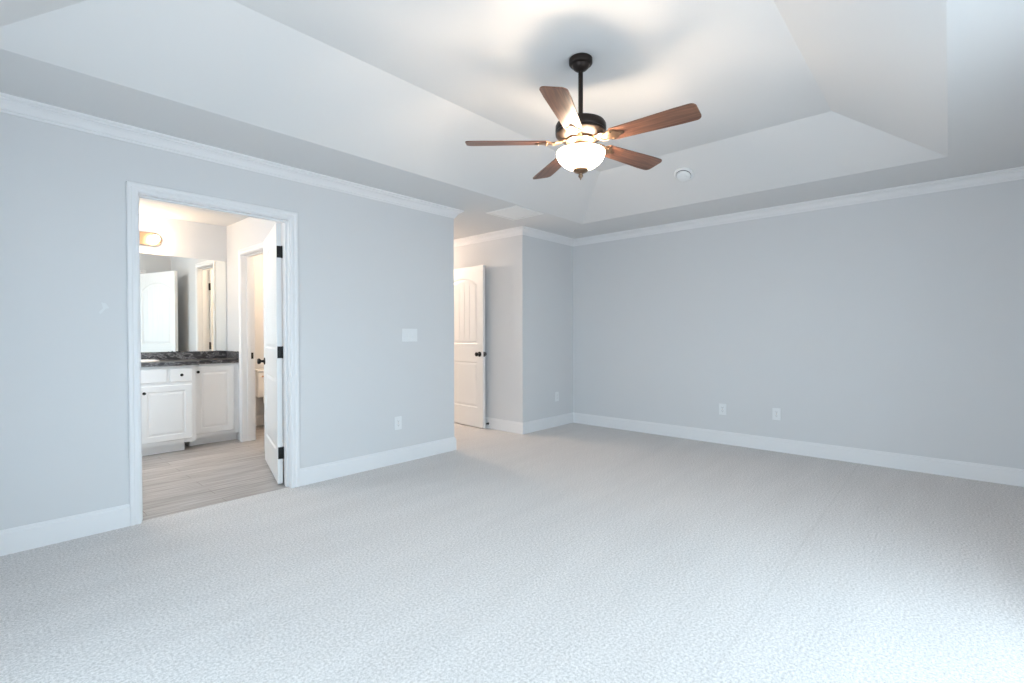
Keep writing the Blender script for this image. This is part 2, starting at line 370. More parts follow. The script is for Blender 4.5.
# door frames: casing both sides, jamb and stop.  local: s along wall, t through wall (0..TH), z
def door_frame(name, s0, s1, to_world, stop, label):
    bm = new(); bt = new()
    CP = [(0.0, 0.006), (0.0, 0.012), (0.004, 0.014), (0.012, 0.0155), (0.022, 0.0125), (0.030, 0.0125), (0.035, 0.017), (0.046, 0.018), (0.054, 0.017), (CW, 0.012), (CW, 0.0)]
    def ring(t0, sg):
        prof = [(0.0, 0.0)] + CP[1:]
        loops = []
        for w_, h_ in prof:
            a, b, zt = s0 - 0.006 - w_, s1 + 0.006 + w_, DZ + 0.006 + w_; t = t0 + sg * h_
            loops.append([bm.verts.new(to_world(*p)) for p in ((a, t, 0), (a, t, zt), (b, t, zt), (b, t, 0))])
        k = len(loops)
        for j in range(k):
            p, q = loops[j], loops[(j + 1) % k]
            for e in range(3): bm.faces.new((p[e], p[e + 1], q[e + 1], q[e]))
        bm.faces.new([l[0] for l in loops]); bm.faces.new([l[3] for l in loops])
    ring(0, -1); ring(TH, 1)
    def bx(a, b, t0, t1, z0, z1):
        vs = [bm.verts.new(to_world(x, y, z)) for x in (a, b) for y in (t0, t1) for z in (z0, z1)]
        for q in ((0, 1, 3, 2), (4, 6, 7, 5), (0, 4, 5, 1), (2, 3, 7, 6), (0, 2, 6, 4), (1, 5, 7, 3)): bm.faces.new([vs[i] for i in q])
    bx(s0 - J, s0, 0, TH, 0, DZ + J); bx(s1, s1 + J, 0, TH, 0, DZ + J); bx(s0, s1, 0, TH, DZ, DZ + J)
    a, b = stop
    bx(s0, s0 + 0.011, a, b, 0, DZ); bx(s1 - 0.011, s1, a, b, 0, DZ); bx(s0 + 0.011, s1 - 0.011, a, b, DZ - 0.011, DZ)
    return struct(name, bm, 'trim', label, 'door frame')
fr1 = door_frame('trim_9', DU0, DU1, lambda s, t, z: (s, A + t, z), (0.045, 0.080), 'white casing and jamb around the bathroom doorway')
fr2 = door_frame('trim_10', TD0, TD1, lambda s, t, z: (BU1 + t, s, z), (0.045, 0.080), 'white casing and jamb around the toilet room doorway')
fr3 = door_frame('trim_11', CD0, CD1, lambda s, t, z: (UH + t, s, z), (0.040, 0.075), 'white casing around the closet doorway in the hall')
bm = new(); box(bm, BU1 + 0.088, BU1 + 0.112, TD1 - 0.0025, TD1 + 0.001, 0.915, 0.985, 0.001)
box(bm, BU1 + 0.094, BU1 + 0.104, TD1 - 0.004, TD1, 0.935, 0.965)
o = link('strike_plate', bm, 'black', fr2); o['label'] = 'black strike plate'

# ------------------------------------------------------------------ panel doors
DTH = 0.035
def door_leaf_bm(W, Hh):
    """local: x 0..W from hinge edge, y -DTH..0, z 0..Hh; cambered plank top panel and square lower panel"""
    bm = new(); st = 0.115
    panels = [(st, W - st, 0.245, 0.825, 0.0), (st, W - st, 1.050, Hh - 0.20, 0.085)]
    def outline(p, d):
        x0, x1, z0, z1, rise = p; pts = [(x0 + d, z0 + d), (x1 - d, z0 + d)]
        if not rise: return pts + [(x1 - d, z1 - d), (x0 + d, z1 - d)]
        hw = (x1 - x0) / 2; Rr = (hw * hw + rise * rise) / (2 * rise); cx = (x0 + x1) / 2; cz = z1 - Rr + 0.06
        r = Rr - d; N = 16; a0 = math.asin((hw - d) / r)
        for k in range(N + 1):
            a = a0 - 2 * a0 * k / N; pts.append((cx + r * math.sin(a), cz + r * math.cos(a)))
        return pts
    def arch_top(p, d, x):
        x0, x1, z0, z1, rise = p
        if not rise: return z1 - d
        hw = (x1 - x0) / 2; Rr = (hw * hw + rise * rise) / (2 * rise); cx = (x0 + x1) / 2; cz = z1 - Rr + 0.06
        r = Rr - d; return cz + math.sqrt(max(0, r * r - (x - cx) ** 2))
    for y, sg in ((0, -1), (-DTH, 1)):
        edges = []
        loop = [bm.verts.new((x, y, z)) for x, z in ((0, 0), (W, 0), (W, Hh), (0, Hh))]
        edges += [bm.edges.new((loop[i], loop[(i + 1) % 4])) for i in range(4)]
        if y == 0: front = loop
        else:
            for i in range(4): bm.faces.new((front[i], front[(i + 1) % 4], loop[(i + 1) % 4], loop[i]))
        for p in panels:
            prev = None
            for d, dep in ((0, 0), (0.004, 0.004), (0.012, 0.0085), (0.019, 0.0085), (0.024, 0.0065), (0.040, 0.003)):
                lp = [bm.verts.new((x, y + sg * dep, z)) for x, z in outline(p, d)]
                if prev is None: edges += [bm.edges.new((lp[i], lp[(i + 1) % len(lp)])) for i in range(len(lp))]
                else:
                    for i in range(len(lp)): bm.faces.new((prev[i], prev[(i + 1) % len(lp)], lp[(i + 1) % len(lp)], lp[i]))
                prev = lp
            d = 0.040; xa, xb = p[0] + d, p[1] - d; n = 5
            xs = [(xa, 0.003)]
            for k in range(1, n):
                xg = xa + (xb - xa) * k / n; xs += [(xg - 0.005, 0.003), (xg, 0.0065), (xg + 0.005, 0.003)]
            xs += [(xb, 0.003)]
            if not p[4]: xs = [(xa, 0.003), (xb, 0.003)]
            fine = []
            for (xA, dA), (xB, dB) in zip(xs, xs[1:]):
                m_ = 5 if xB - xA > 0.02 else 1
                fine += [(xA + (xB - xA) * q / m_, dA + (dB - dA) * q / m_) for q in range(m_)]
            fine.append(xs[-1])
            row = [(bm.verts.new((x, y + sg * dp, p[2] + d)), bm.verts.new((x, y + sg * dp, arch_top(p, d, x)))) for x, dp in fine]
            for (a, b), (c, e) in zip(row, row[1:]): bm.faces.new((a, c, e, b))
        bmesh.ops.triangle_fill(bm, edges=edges, use_beauty=True)
    bmesh.ops.remove_doubles(bm, verts=bm.verts, dist=5e-4)
    return bm
KNOB = [(0.0, -0.001), (0.032, -0.001), (0.033, 0.004), (0.030, 0.009), (0.016, 0.012), (0.011, 0.018), (0.011, 0.030), (0.016, 0.034), (0.024, 0.040), (0.0275, 0.049), (0.026, 0.058), (0.019, 0.064), (0.0, 0.066)]
def panel_door(name, W, pin, ang, side, label):
    """pin = (x, y) of the hinge pin, ang = direction of the leaf from the pin, side = +1 when the leaf lies left of that direction, -1 right"""
    t = thing(name, (pin[0], pin[1], 0.012), label, 'door', rot=(0, 0, ang), kind='structure')
    Hh = 2.040; ya, yb = (0.004, 0.004 + DTH) if side > 0 else (-0.004 - DTH, -0.004)
    lf = link('door_leaf', door_leaf_bm(W, Hh), 'door', t); lf.location = (0.004, yb, 0)
    for s, y in ((1, yb), (-1, ya)):
        mt = Matrix.Translation((W - 0.062, y, 0.925)) @ Matrix.Rotation(-s * PI / 2, 4, 'X')
        bm = new(); lathe(bm, KNOB, 28, mt); link('door_knob', bm, 'black', t, smooth=True)
    ym = (ya + yb) / 2
    bm = new(); box(bm, W + 0.0035, W + 0.0055, ya + 0.006, yb - 0.006, 0.895, 0.955, 0.0008); box(bm, W + 0.005, W + 0.013, ym - 0.006, ym + 0.006, 0.913, 0.937, 0.002)
    link('latch', bm, 'black', t)
    for z in (0.24, 1.03, 1.815):
        bm = new(); box(bm, 0.0012, 0.0042, ya + 0.003 * (side < 0), yb - 0.003 * (side > 0), z - 0.046, z + 0.046, 0.0008)
        for dz in (-0.026, 0.0, 0.026):
            lathe(bm, [(0, 0), (0.004, 0), (0.0035, 0.001), (0, 0.001)], 12, Matrix.Translation((0.0014, ym + (0.004 if dz else -0.004), z + dz)) @ Matrix.Rotation(-PI / 2, 4, 'Y'))
        lathe(bm, [(0, z - 0.049), (0.003, z - 0.048), (0.0062, z - 0.045), (0.0062, z + 0.045), (0.003, z + 0.048), (0, z + 0.049)], 16)
        link('hinge', bm, 'black', t, smooth=True)
    return t
panel_door('door_1', 0.912, (DU1 - 0.004, BV0 + 0.005), R(74.6), 1, 'white panel door swung into the bathroom, its black hinges toward the bedroom')
panel_door('door_2', 0.850, (UH - 0.014, CD0 + 0.002), R(266.6), -1, 'white arched panel door standing open against the hall wall')
panel_door('door_3', 0.600, (BU1 + TH + 0.005, TD0 + 0.003), R(-6.0), 1, 'narrow white door opened into the toilet room')

# ------------------------------------------------------------------ windows (out of view; back wall and bathroom ones added for daylight)
def window(name, axis, a, b, face, label, WZ0=WZ0, WZ1=WZ1):
    """frame in the wall thickness, casing and stool on the room side"""
    bm = new(); out = -1
    def bx(bm, s0, s1, t0, t1, z0, z1, bev=0):
        if axis == 'x': box(bm, s0, s1, face - t1, face - t0, z0, z1, bev)
        else: box(bm, face - t1, face - t0, s0, s1, z0, z1, bev)
    f = 0.045
    bx(bm, a, a + f, 0.02, TH, WZ0, WZ1); bx(bm, b - f, b, 0.02, TH, WZ0, WZ1); bx(bm, a + f, b - f, 0.02, TH, WZ0, WZ0 + f); bx(bm, a + f, b - f, 0.02, TH, WZ1 - f, WZ1)
    zm = (WZ0 + WZ1) / 2; bx(bm, a + f, b - f, 0.05, 0.09, zm - 0.02, zm + 0.02)
    c = 0.07
    bx(bm, a - c, a, -0.016, 0, WZ0, WZ1 + c, 0.003); bx(bm, b, b + c, -0.016, 0, WZ0, WZ1 + c, 0.003); bx(bm, a, b, -0.016, 0, WZ1, WZ1 + c, 0.003)
    t = struct(name, bm, 'trim', label, 'window')
    bm = new(); bx(bm, a - c - 0.02, b + c + 0.02, -0.04, 0.02, WZ0 - 0.022, WZ0, 0.004); bx(bm, a - c, b + c, -0.014, 0, WZ0 - 0.07, WZ0 - 0.022, 0.003); link('window_sill', bm, 'trim', t)
    bm = new(); bx(bm, a + f, b - f, 0.068, 0.072, WZ0 + f, WZ1 - f); link('window_pane', bm, 'pane', t)
    return t
for k, (a, b) in enumerate(WN): window('window_%d' % (k + 1), 'x', a, b, VN, ('left' if k == 0 else 'right') + ' of the two tall windows in the wall behind the viewer', WF)
for k, (a, b) in enumerate(WB): window('window_%d' % (k + 3), 'y', a, b, UB, ('nearer the corner' if k == 0 else 'nearer the bathroom wall') + ' of the two added windows in the wall left behind the viewer')
window('window_5', 'y', WT[0], WT[1], BU0, 'added unseen window in the left bathroom wall', 0.85, 2.15)

# ------------------------------------------------------------------ ceiling fan
FX, FY = 2.340, 1.575
fan = thing('ceiling_fan', (FX, FY, ZT), 'dark bronze ceiling fan with five brown wooden blades and a lit glass bowl', 'ceiling fan')
def fz(z): return z - ZT
bm = new(); lathe(bm, [(0.0, 0.0), (0.060, 0.0), (0.066, -0.005), (0.066, -0.030), (0.062, -0.036), (0.050, -0.040), (0.047, -0.050), (0.036, -0.062), (0.024, -0.069), (0.018, -0.072), (0.0, -0.072)], 48); link('canopy', bm, 'bronze', fan, smooth=True)
bm = new(); lathe(bm, [(0.0, -0.068), (0.0135, -0.068), (0.0135, fz(2.400)), (0.0, fz(2.400))], 24); link('downrod', bm, 'bronze', fan, smooth=True)
bm = new(); lathe(bm, [(0.0, fz(2.405)), (0.024, fz(2.405)), (0.028, fz(2.395)), (0.045, fz(2.388)), (0.120, fz(2.384)), (0.136, fz(2.378)), (0.143, fz(2.366)), (0.144, fz(2.338)), (0.140, fz(2.332)), (0.144, fz(2.327)), (0.142, fz(2.314)), (0.122, fz(2.298)), (0.085, fz(2.290)), (0.0, fz(2.290))], 56); link('motor_housing', bm, 'bronze', fan, smooth=True)
bm = new(); lathe(bm, [(0.0, fz(2.292)), (0.080, fz(2.292)), (0.084, fz(2.286)), (0.084, fz(2.276)), (0.066, fz(2.268)), (0.055, fz(2.262)), (0.055, fz(2.235)), (0.060, fz(2.230)), (0.060, fz(2.222)), (0.0, fz(2.222))], 48); link('switch_housing', bm, 'bracket', fan, smooth=True)
# light kit: three arms with bulbs, bowl hangs on a centre rod
bm = new(); lathe(bm, [(0.0, fz(2.225)), (0.006, fz(2.225)), (0.006, fz(2.118)), (0.0, fz(2.118))], 12)
for k in range(3):
    a = 2 * PI * k / 3 + 0.4; c, s_ = math.cos(a), math.sin(a)
    tube(bm, [(0.02 * c, 0.02 * s_, fz(2.226)), (0.045 * c, 0.045 * s_, fz(2.222)), (0.060 * c, 0.060 * s_, fz(2.212))], 0.011)
link('lamp_holder', bm, 'bracket', fan, smooth=True)
for k in range(3):
    a = 2 * PI * k / 3 + 0.4
    mt = Matrix.Translation((0.060 * math.cos(a), 0.060 * math.sin(a), fz(2.212))) @ Matrix.Rotation(a, 4, 'Z') @ Matrix.Rotation(R(125), 4, 'Y')
    bm = new(); lathe(bm, [(0.0, 0.0), (0.010, 0.0), (0.012, 0.010), (0.019, 0.022), (0.020, 0.032), (0.014, 0.044), (0.0, 0.050)], 20, mt); link('bulb', bm, 'fan_bulb', fan, smooth=True)
outer = [(0.137, 2.216), (0.1380, 2.206), (0.134, 2.190), (0.124, 2.170), (0.108, 2.153), (0.086, 2.136), (0.060, 2.125), (0.034, 2.119), (0.010, 2.117)]
bm = new(); prof = [(r, fz(z)) for r, z in outer] + [(max(r - 0.004, 0.008), fz(z + 0.004)) for r, z in reversed(outer[1:])] + [(0.133, fz(2.216)), (0.137, fz(2.216))]
rings = []
lathe(bm, prof, 56, cap=False)
bmesh.ops.remove_doubles(bm, verts=bm.verts, dist=1e-5)
link('light_bowl', bm, 'bowl', fan, smooth=True)
bm = new(); lathe(bm, [(0.0, fz(2.124)), (0.030, fz(2.124)), (0.042, fz(2.120)), (0.044, fz(2.113)), (0.036, fz(2.104)), (0.022, fz(2.098)), (0.012, fz(2.094)), (0.010, fz(2.088)), (0.014, fz(2.083)), (0.012, fz(2.076)), (0.005, fz(2.068)), (0.003, fz(2.060)), (0.0, fz(2.057))], 32); link('finial', bm, 'bracket', fan, smooth=True)
# blades and irons
ZB = 2.272
def blade_bm():
    bm = new(); pts = []
    r0, r1 = 0.185, 0.657
    w0, w1 = 0.052, 0.068
    half = [(r0, w0 - 0.012), (r0 + 0.012, w0), (r0 + 0.2, w0 + 0.008), (r1 - 0.10, w1)]
    cr = 0.030
    for k in range(7):
        a = PI / 2 * (1 - k / 6); half.append((r1 - cr + cr * math.cos(a), w1 - cr + cr * math.sin(a)))
    pts = half + [(x, -y) for x, y in reversed(half)]
    prism(bm, pts, -0.003, 0.003)
    return bm
def iron_bm():
    bm = new()
    secs = [(0.066, 0.016, 0.010), (0.095, 0.013, 0.006), (0.120, 0.011, -0.002), (0.145, 0.014, -0.010), (0.165, 0.026, -0.0105), (0.180, 0.040, -0.0105), (0.196, 0.046, -0.0105), (0.212, 0.040, -0.0105), (0.226, 0.024, -0.0105), (0.240, 0.016, -0.0105), (0.252, 0.014, -0.0105), (0.262, 0.006, -0.0105)]
    th = 0.007; rows = [[bm.verts.new(p) for p in ((r, -w_, z), (r, -w_ * 0.5, z - 0.003), (r, w_ * 0.5, z - 0.003), (r, w_, z), (r, w_, z + th), (r, -w_, z + th))] for r, w_, z in secs]
    for a, b in zip(rows, rows[1:]):
        for i in range(6): bm.faces.new((a[i], a[(i + 1) % 6], b[(i + 1) % 6], b[i]))
    bm.faces.new(rows[0]); bm.faces.new(rows[-1])
    for x, y in ((0.195, 0.030), (0.195, -0.030), (0.246, 0.0)):
        lathe(bm, [(0.0, 0.0), (0.007, 0.0), (0.006, -0.004), (0.0, -0.0055)], 12, Matrix.Translation((x, y, -0.0115)))
    for sg in (1, -1):      # scroll lobes beside the arm
        tube(bm, [(0.105, sg * 0.012, 0.002), (0.125, sg * 0.030, -0.004), (0.148, sg * 0.036, -0.008), (0.166, sg * 0.028, -0.008), (0.160, sg * 0.016, -0.008)], 0.0045, 8)
    return bm
bme = iron_bm(); bmb = blade_bm(); first = None
for k in range(5):
    a = R(-13 + 72 * k)
    if k == 0:
        ir = link('blade_iron', bme, 'bracket', fan, smooth=True); bl = link('blade', bmb, 'wood', fan)
    else:
        ir = ir0.copy(); bl = bl0.copy(); sc.collection.objects.link(ir); sc.collection.objects.link(bl); ir.parent = fan; bl.parent = fan
    if k == 0: ir0, bl0 = ir, bl
    for o in (ir, bl):
        o.location = (0, 0, fz(ZB) + (0.004 if o is ir else 0.0)); o.rotation_mode = 'QUATERNION'
        o.rotation_quaternion = (Matrix.Rotation(a, 4, 'Z') @ Matrix.Rotation(R(-12), 4, 'X')).to_quaternion()
def lamp(name, loc, watts, col, r, parent=None):
    l = bpy.data.lights.new(name, 'POINT'); l.energy = watts; l.color = col; l.shadow_soft_size = r
    o = bpy.data.objects.new(name, l); o.location = loc; sc.collection.objects.link(o)
    if parent: o.parent = parent
    return o

# ------------------------------------------------------------------ smoke detector on the sloped tray side
sd = thing('smoke_detector', (0, 0, 0), 'round white smoke detector on the sloped tray ceiling right of the fan', 'smoke detector')
du, dv = 4.31, 1.79; dz = ZS + (U1 - du) / RUN * (ZT - ZS)
nrm = Vector((-(ZT - ZS), 0, -RUN)).normalized()
sd.location = (du, dv, dz); sd.rotation_mode = 'QUATERNION'; sd.scale = (1.14, 1.14, 1.1); sd.rotation_quaternion = nrm.to_track_quat('Z', 'Y')
bm = new(); lathe(bm, [(0, -0.002), (0.073, -0.002), (0.075, 0.004), (0.074, 0.012), (0.066, 0.016), (0, 0.016)], 48); link('base', bm, 'plastic', sd, smooth=True)
bm = new(); lathe(bm, [(0, 0.014), (0.056, 0.014), (0.055, 0.030), (0.050, 0.038), (0.040, 0.042), (0, 0.043)], 48); c_ = link('cover', bm, 'plastic', sd, smooth=True)
bm = new(); lathe(bm, [(0, 0.042), (0.011, 0.042), (0.010, 0.0455), (0, 0.046)], 20, cx=0.022); link('test_button', bm, 'plastic', c_, smooth=True)
bm = new(); lathe(bm, [(0.0565, 0.019), (0.0568, 0.019), (0.0568, 0.025), (0.0565, 0.025), (0.0565, 0.019)], 48, cap=False); o = link('sensor_slots', bm, 'slot', c_); o['label'] = 'dark sensor slots'

# ------------------------------------------------------------------ ceiling vent
cv = thing('ceiling_vent', (3.790, 3.368, ZS), 'square white air vent in the ceiling border above the hall corner', 'vent')
hw = 0.213; fw_ = 0.034
bm = new()
pr = [(hw, 0.001), (hw, -0.003), (hw - 0.006, -0.009), (hw - fw_, -0.009), (hw - fw_, 0.001)]
lp = [[bm.verts.new((sx * r, sy * r, z)) for sx, sy in ((1, 1), (-1, 1), (-1, -1), (1, -1))] for r, z in pr]
for a, b in zip(lp, lp[1:] + lp[:1]):
    for i in range(4): bm.faces.new((a[i], a[(i + 1) % 4], b[(i + 1) % 4], b[i]))
link('frame', bm, 'vent', cv)
bm = new()
for k in range(17):
    x = -0.160 + 0.020 * k
    mt = Matrix.Translation((x, 0, -0.004)) @ Matrix.Rotation(R(10), 4, 'Y')
    b_ = bmesh.new(); box(b_, -0.0095, 0.0095, -(hw - fw_), hw - fw_, -0.0007, 0.0007); bmesh.ops.transform(b_, matrix=mt, verts=b_.verts)
    me_ = bpy.data.meshes.new('t'); b_.to_mesh(me_); bm.from_mesh(me_); bpy.data.meshes.remove(me_); b_.free()
link('louvers', bm, 'vent', cv)

# ------------------------------------------------------------------ outlets and switch;  local: x along the wall, y out of the wall, z up
def plate(name, loc, rz, wd, ht, label, cat, group=None):
    t = thing(name, loc, label, cat, group, rot=(0, 0, rz))
    bm = new(); box(bm, -wd / 2, wd / 2, -0.001, 0.0055, -ht / 2, ht / 2, 0.003, 3); link('cover_plate', bm, 'plastic', t)
    return t
def outlet(loc, rz, label):
    t = plate('wall_outlet', loc, rz, 0.076, 0.120, label, 'outlet', 'white wall outlets')
    for s in (1, -1):
        bm = new(); zc = s * 0.0195
        prism(bm, [(0.0165 * math.cos(a) if abs(math.cos(a)) < 2 else 0, 0.0145 * max(-0.86, min(0.86, math.sin(a))) / 0.86) for a in [2 * PI * k / 28 for k in range(28)]], 0.004, 0.0075, Matrix.Translation((0, 0, zc)) @ Matrix.Rotation(R(-90), 4, 'X'))
        rc = link('receptacle', bm, 'plastic', t)
        bm = new()
        for x in (-0.0062, 0.0062): box(bm, x - 0.0011, x + 0.0011, 0.0074, 0.0078, zc - 0.001, zc + 0.0065)
        lathe(bm, [(0, 0), (0.0024, 0), (0.0024, 0.0004), (0, 0.0004)], 12, Matrix.Translation((0, 0.0074, zc - 0.0065)) @ Matrix.Rotation(R(-90), 4, 'X'))
        o = link('slots', bm, 'slot', rc); o['label'] = 'dark plug slots'
    bm = new(); lathe(bm, [(0, 0), (0.0032, 0), (0.003, 0.001), (0, 0.0015)], 12, Matrix.Translation((0, 0.0054, 0)) @ Matrix.Rotation(R(-90), 4, 'X')); link('screw', bm, 'nickel', t, smooth=True)
    return t
outlet((2.613, A, 0.368), R(180), 'white wall outlet low on the left wall, below the light switch')
outlet((B, 1.813, 0.372), R(90), 'white wall outlet on the long right wall, nearer the far room corner')
outlet((B, 1.288, 0.376), R(90), 'white wall outlet on the long right wall, farther from the room corner')
outlet((5.042, A, 0.382), R(180), 'white wall outlet on the short wall beside the hall')
sw = plate('light_switch', (2.747, A, 1.176), R(180), 0.170, 0.120, 'white three-gang light switch on the left wall near the hall corner', 'light switch')
for k in (-1, 0, 1):
    bm = new(); x = 0.046 * k; box(bm, x - 0.0165, x + 0.0165, 0.004, 0.007, -0.0335, 0.0335, 0.001)
    rk = link('switch_frame', bm, 'plastic', sw)
    bm = new()
    vs = [bm.verts.new(p) for p in ((x - 0.0135, 0.006, -0.030), (x + 0.0135, 0.006, -0.030), (x + 0.0135, 0.006, 0.030), (x - 0.0135, 0.006, 0.030), (x - 0.0135, 0.0115, -0.029), (x + 0.0135, 0.0115, -0.029), (x + 0.0135, 0.0080, 0.029), (x - 0.0135, 0.0080, 0.029))]
    for q in ((0, 1, 2, 3), (4, 5, 6, 7), (0, 1, 5, 4), (1, 2, 6, 5), (2, 3, 7, 6), (3, 0, 4, 7)): bm.faces.new([vs[i] for i in q])
    link('rocker', bm, 'plastic', rk)
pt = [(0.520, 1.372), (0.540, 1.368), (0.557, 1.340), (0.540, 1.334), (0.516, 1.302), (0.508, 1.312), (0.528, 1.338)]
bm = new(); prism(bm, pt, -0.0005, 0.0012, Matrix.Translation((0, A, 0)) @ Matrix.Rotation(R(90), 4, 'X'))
M['patch'] = mat('pale_patch', (0.72, 0.735, 0.745), 0.8, bump=(200, 0.1))  # flat tone a little paler than the wall colour
tag(link('wall_patch', bm, 'patch'), 'small pale arrow-shaped patch on the wall left of the bathroom doorway', 'patch')

# ------------------------------------------------------------------ door stop on the hall baseboard
ds = thing('door_stop', (UH - 0.015, 4.322, 0.060), 'small black door stop on the baseboard beside the open hall door', 'door stop', rot=(0, R(-90), 0))
bm = new(); lathe(bm, [(0, -0.001), (0.014, -0.001), (0.014, 0.004), (0.008, 0.007), (0, 0.007)], 20); link('base', bm, 'black', ds, smooth=True)
bm = new(); lathe(bm, [(0, 0.006), (0.0055, 0.006)] + [(0.0055 + 0.0012 * (k % 2), 0.008 + 0.0016 * k) for k in range(12)] + [(0.005, 0.028), (0, 0.028)], 16); link('spring', bm, 'black', ds, smooth=True)
bm = new(); lathe(bm, [(0, 0.026), (0.008, 0.026), (0.0085, 0.032), (0.006, 0.036), (0, 0.0365)], 20); link('rubber_tip', bm, 'black', ds, smooth=True)

# ------------------------------------------------------------------ vanity
def panel_front(bm, x0, x1, z0, z1, y, raised=True, th=0.019):
    """cabinet front, face toward -y; y = its back plane"""
    def loop(d, yy): return [bm.verts.new(p) for p in ((x0 + d, yy, z0 + d), (x1 - d, yy, z0 + d), (x1 - d, yy, z1 - d), (x0 + d, yy, z1 - d))]
    f = y - th; st = 0.058
    L_ = [(0, y), (0, f + 0.005), (0.005, f)]
    if raised: L_ += [(st, f), (st + 0.004, f + 0.006), (st + 0.012, f + 0.0065), (st + 0.030, f + 0.001)]
    ls = [loop(*q) for q in L_]
    bm.faces.new(ls[0]); bm.faces.new(ls[-1])
    for a, b in zip(ls, ls[1:]):
        for i in range(4): bm.faces.new((a[i], a[(i + 1) % 4], b[(i + 1) % 4], b[i]))
    return bm
CKNOB = [(0, 0), (0.007, 0), (0.006, 0.004), (0.0055, 0.012), (0.010, 0.015), (0.0145, 0.020), (0.0145, 0.024), (0.010, 0.028), (0, 0.029)]
CT = 0.874; CB = 0.090
def cabinet(loc_u, w_, front, label, inset0, inset1, doors, drawers, blanks):
    """origin at floor, left front corner of the face"""
    t = thing('vanity_cabinet', (loc_u, front, 0), label, 'cabinet', 'vanity cabinets'); dpt = BV1 - front - 0.002
    bm = new(); tk = 0.018
    for q in ((0, tk, 0, dpt, CB, CT), (w_ - tk, w_, 0, dpt, CB, CT), (tk, w_ - tk, 0, tk, CB, CT), (tk, w_ - tk, dpt - tk, dpt, CB, CT), (tk, w_ - tk, tk, dpt - tk, CB, CB + tk)): box(bm, *q)
    box(bm, inset0, w_ - inset1, 0.070, dpt, 0, CB); link('body', bm, 'cabinet', t)
    for k, (nm, lst) in enumerate((('door', doors), ('drawer', drawers), ('blank_panel', blanks))):
        for x0, x1, z0, z1, kx, kz in lst:
            bm = new(); panel_front(bm, x0, x1, z0, z1, 0, raised=(nm == 'door')); f_ = link(nm, bm, 'cabinet', t)
            if kx is not None:
                bm = new(); lathe(bm, CKNOB, 24, Matrix.Translation((kx, -0.019, kz)) @ Matrix.Rotation(R(90), 4, 'X')); q = link('knob', bm, 'black', f_, smooth=True); q['label'] = 'black knob'
    return t
cabinet(0.58, 0.96, 5.775, 'white sink cabinet bumped out at the middle of the bathroom vanity', 0.085, 0.085,
        [(0.045, 0.480, 0.128, 0.682, 0.450, 0.618), (0.492, 0.925, 0.128, 0.682, 0.522, 0.618)],
        [(0.045, 0.230, 0.712, 0.846, 0.137, 0.780), (0.737, 0.925, 0.712, 0.846, 0.831, 0.780)], [(0.255, 0.712, 0.712, 0.846, None, None)])
cabinet(1.54, 0.46, 5.935, 'narrow white set-back vanity cabinet with one tall door, beside the toilet room doorway', 0, 0, [(0.030, 0.410, 0.128, 0.846, 0.058, 0.790)], [], [])
cabinet(0.10, 0.48, 5.935, 'narrow white set-back vanity cabinet left of the sink cabinet', 0, 0, [(0.065, 0.450, 0.128, 0.846, 0.422, 0.790)], [], [])
SX, SY = 1.06, 5.985                 # sink centre
bm = new()
zc0, zc1 = CT, 0.913
out = [(BU0, 5.900), (0.555, 5.900), (0.555, 5.737), (1.565, 5.737), (1.565, 5.900), (BU1, 5.900), (BU1, BV1), (BU0, BV1)]
hole = [(SX + 0.205 * math.cos(2 * PI * k / 40), SY + 0.165 * math.sin(2 * PI * k / 40)) for k in range(40)]
for z in (zc0, zc1):
    es = []; ls = []
    for L_ in (out, hole):
        v_ = [bm.verts.new((x, y, z)) for x, y in L_]; ls.append(v_); es += [bm.edges.new((v_[i], v_[(i + 1) % len(v_)])) for i in range(len(v_))]
    bmesh.ops.triangle_fill(bm, edges=es, use_beauty=True)
    if z == zc0: low = ls
for a, b in zip(low, ls):
    for i in range(len(a)): bm.faces.new((a[i], a[(i + 1) % len(a)], b[(i + 1) % len(a)], b[i]))
tag(link('vanity_countertop', bm, 'stone'), 'dark marbled countertop across the white vanity cabinets', 'countertop')
bm = new(); box(bm, BU0, BU1 - 0.018, BV1 - 0.018, BV1, zc1, 0.998, 0.002); tag(link('backsplash', bm, 'stone'), 'dark marbled backsplash strip under the bathroom mirror', 'backsplash')
bm = new(); box(bm, BU1 - 0.018, BU1, 5.905, BV1, zc1, 0.998, 0.002); tag(link('side_splash', bm, 'stone'), 'dark marbled side splash on the wall next to the toilet room doorway', 'backsplash')
snk = thing('bathroom_sink', (SX, SY, zc1 + 0.001), 'white oval drop-in sink in the dark vanity countertop', 'sink')
bm = new(); pf = [(1.10, 0.0), (1.11, 0.006), (1.08, 0.015), (1.02, 0.017), (0.97, 0.012), (0.93, -0.002), (0.86, -0.06), (0.70, -0.11), (0.40, -0.14), (0.10, -0.148), (0.10, -0.156), (0.42, -0.150), (0.74, -0.12), (0.90, -0.065), (0.965, -0.004), (1.0, 0.0)]
pf = [(r * 0.2, z) for r, z in pf] + [(0.22, 0.0)]
lathe(bm, pf, 48, sy=0.80, cap=False); bmesh.ops.remove_doubles(bm, verts=bm.verts, dist=1e-5); link('basin', bm, 'porcelain', snk, smooth=True)
bm = new(); lathe(bm, [(0, -0.150), (0.022, -0.150), (0.022, -0.146), (0.015, -0.1445), (0, -0.146)], 24); link('drain', bm, 'nickel', snk, smooth=True)

bm = new(); box(bm, 0.13, 1.985, BV1 - 0.006, BV1, 1.000, 2.036, 0.0015)
tag(link('wall_mirror', bm, 'mirror'), 'large frameless mirror above the dark vanity backsplash', 'mirror')

